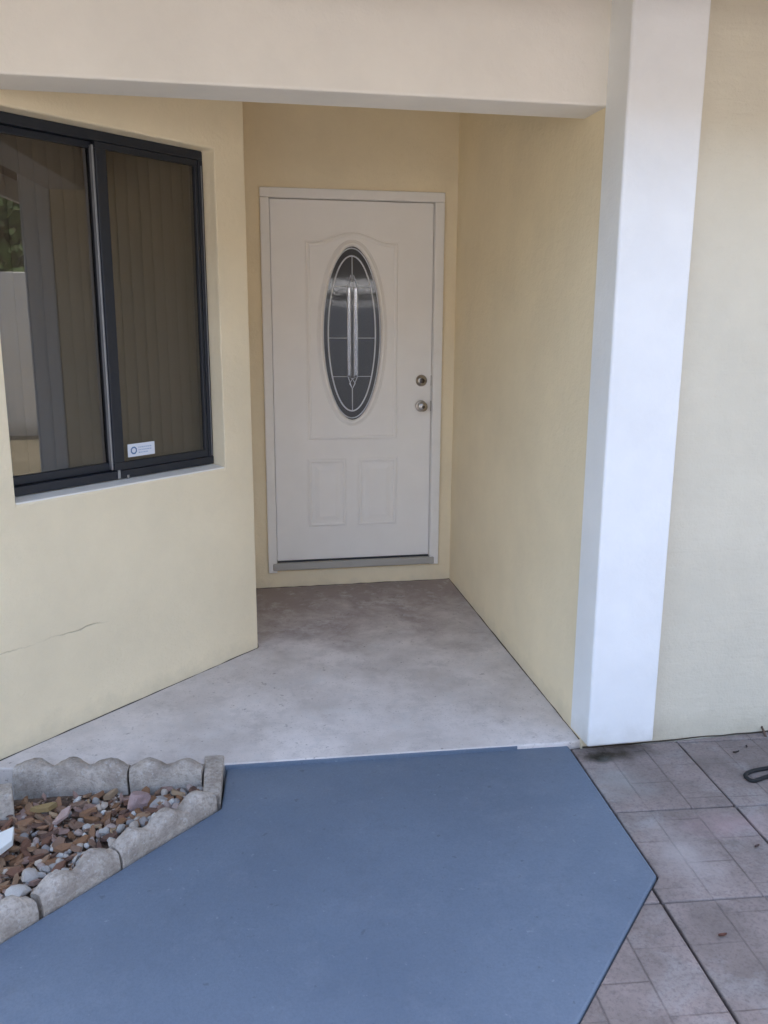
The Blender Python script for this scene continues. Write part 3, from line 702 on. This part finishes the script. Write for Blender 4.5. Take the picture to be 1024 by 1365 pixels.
# fine stuff beneath
V, Fc = [], []
finecol = M_chip
for k in range(1500):
    P = Vector((random.uniform(-2.6, -1.46), random.uniform(-3.2, -1.97), 0))
    if not (rin(P) > .06 and (P-r0).dot(Vector((-rd.y, rd.x, 0))) < 0.0): continue
    s = random.uniform(.006, .015); mm = Matrix.Translation((P.x, P.y, bedz(P)-.006+random.uniform(0,.006))) @ Matrix.Rotation(random.uniform(0,6.3), 4, 'Z') @ Matrix.Rotation(random.uniform(-.5,.5), 4, 'X')
    b0 = len(V); hx, hy, hz = s*random.uniform(.8,1.6), s*random.uniform(.4,.8), s*.3
    for q in boxV(-hx,hx,-hy,hy,-hz,hz): V.append(mm @ Vector((q[0]*random.uniform(.7,1.1), q[1]*random.uniform(.7,1.1), q[2])))
    Fc += [tuple(b0+i for i in f) for f in BF]
mb = Mat('fine_mulch', .9, .2); mb.col(mb.ramp(mb.noise(75, 2, .5), [(.36, (.10,.06,.04)), (.46, (.26,.16,.10)), (.55, (.34,.26,.20)), (.64, (.48,.45,.42))])); mb.bump((mb.noise(150, 3), .5, .003))
o = mesh('fine_mulch', V, Fc, mb.m); tag(o, 'fine brown mulch and grit filling the bed', 'mulch', kind='stuff')
for k in range(300):
    r = random.uniform(.018, .038); P = spot(r*.8)
    if not P: continue
    if rin(P) < .19 and random.random() < .6 and P.x > -1.98: continue
    cc, nm = random.choice(CH); put('wood_chip', random.choice(chips), (P.x, P.y, bedz(P)+.006+random.uniform(0,.012)), (r, r, r*random.uniform(.8,1.4)), rrot(.45), cc, f'small {nm} wood chip in the mulch of the bed', 'wood chip', f'{nm} wood chips in the bed')
for k in range(240):
    r = random.uniform(.009, .019); P = spot(r)
    if not P: continue
    if rin(P) > .26 and random.random() < .65: continue
    cc, nm = random.choice(PB); put('pebble', random.choice(stones), (P.x, P.y, bedz(P)+r*.45+random.uniform(0,.006)), r, rrot(1.), cc, f'small {nm} pebble in the mulch of the bed', 'pebble', f'{nm} pebbles in the bed')

# ---------------------------------------------------------------- small things on the paving
bp = [gp(x, y, -.078) for x, y in ((1075,1016), (1045,1021), (1018,1024.5), (1001,1028), (993,1032.5), (996,1038), (1004,1041.5), (1012,1039), (1024,1034.5), (1045,1031), (1075,1030))]
for _ in range(2):
    bp = [q for k in range(len(bp)) for q in (bp[k].lerp(bp[(k+1) % len(bp)], .25), bp[k].lerp(bp[(k+1) % len(bp)], .75))]
o = tube('black_strap', bp, .0085, M_black, None, 8, True, .8); tag(o, 'black bent rubber strap lying on the pavers by the wall', 'strap')
def leaf(px, py, L_, wd, ang, c, label, z=-.083):
    p = gp(px, py, z); V = []; Fc = []; n = 7
    for i in range(n):
        t = i/(n-1); w_ = wd*math.sin(math.pi*min(.97, t*.94+.03))**.8; zz = .004+.012*(t-.5)**2*4*L_/.03*.3
        V += [(L_*(t-.5), -w_, zz+.004), (L_*(t-.5), 0, zz), (L_*(t-.5), w_, zz+.004), (L_*(t-.5), 0, zz-.001)]
    for i in range(n-1):
        a_ = i*4; Fc += [(a_+k, a_+(k+1) % 4, a_+4+(k+1) % 4, a_+4+k) for k in range(4)]
    Fc += [(0,1,2,3), (n*4-1, n*4-2, n*4-3, n*4-4)]
    o = mesh('dry_leaf', V, Fc, M_chip, loc=(p.x, p.y, z)); o.rotation_euler = (0, 0, ang); o.color = (*c, 1); tag(o, label, 'leaf')
leaf(981, 1004.5, .030, .005, .1, (.05,.04,.035), 'dark curled leaf on the pavers between black strap and wall')
leaf(995, 997, .018, .004, 1.2, (.06,.05,.05), 'tiny dark leaf on the pavers close to the wall foot')
leaf(963, 1249, .026, .006, .0, (.16,.07,.05), 'reddish dry leaf scrap on the pavers by the walkway corner')
leaf(1009, 1130, .022, .005, .3, (.12,.08,.07), 'brown leaf scrap on a paver joint')
p = gp(1016, 978, -.08)
tube('twig', [gp(1014,966,-.06), gp(1018,974,-.07), gp(1021,982,-.083)], .005, plain('twig_bark', (.10,.06,.04)), None, 6)
tag(bpy.data.objects['twig'], 'short brown twig leaning at the foot of the wall', 'twig')
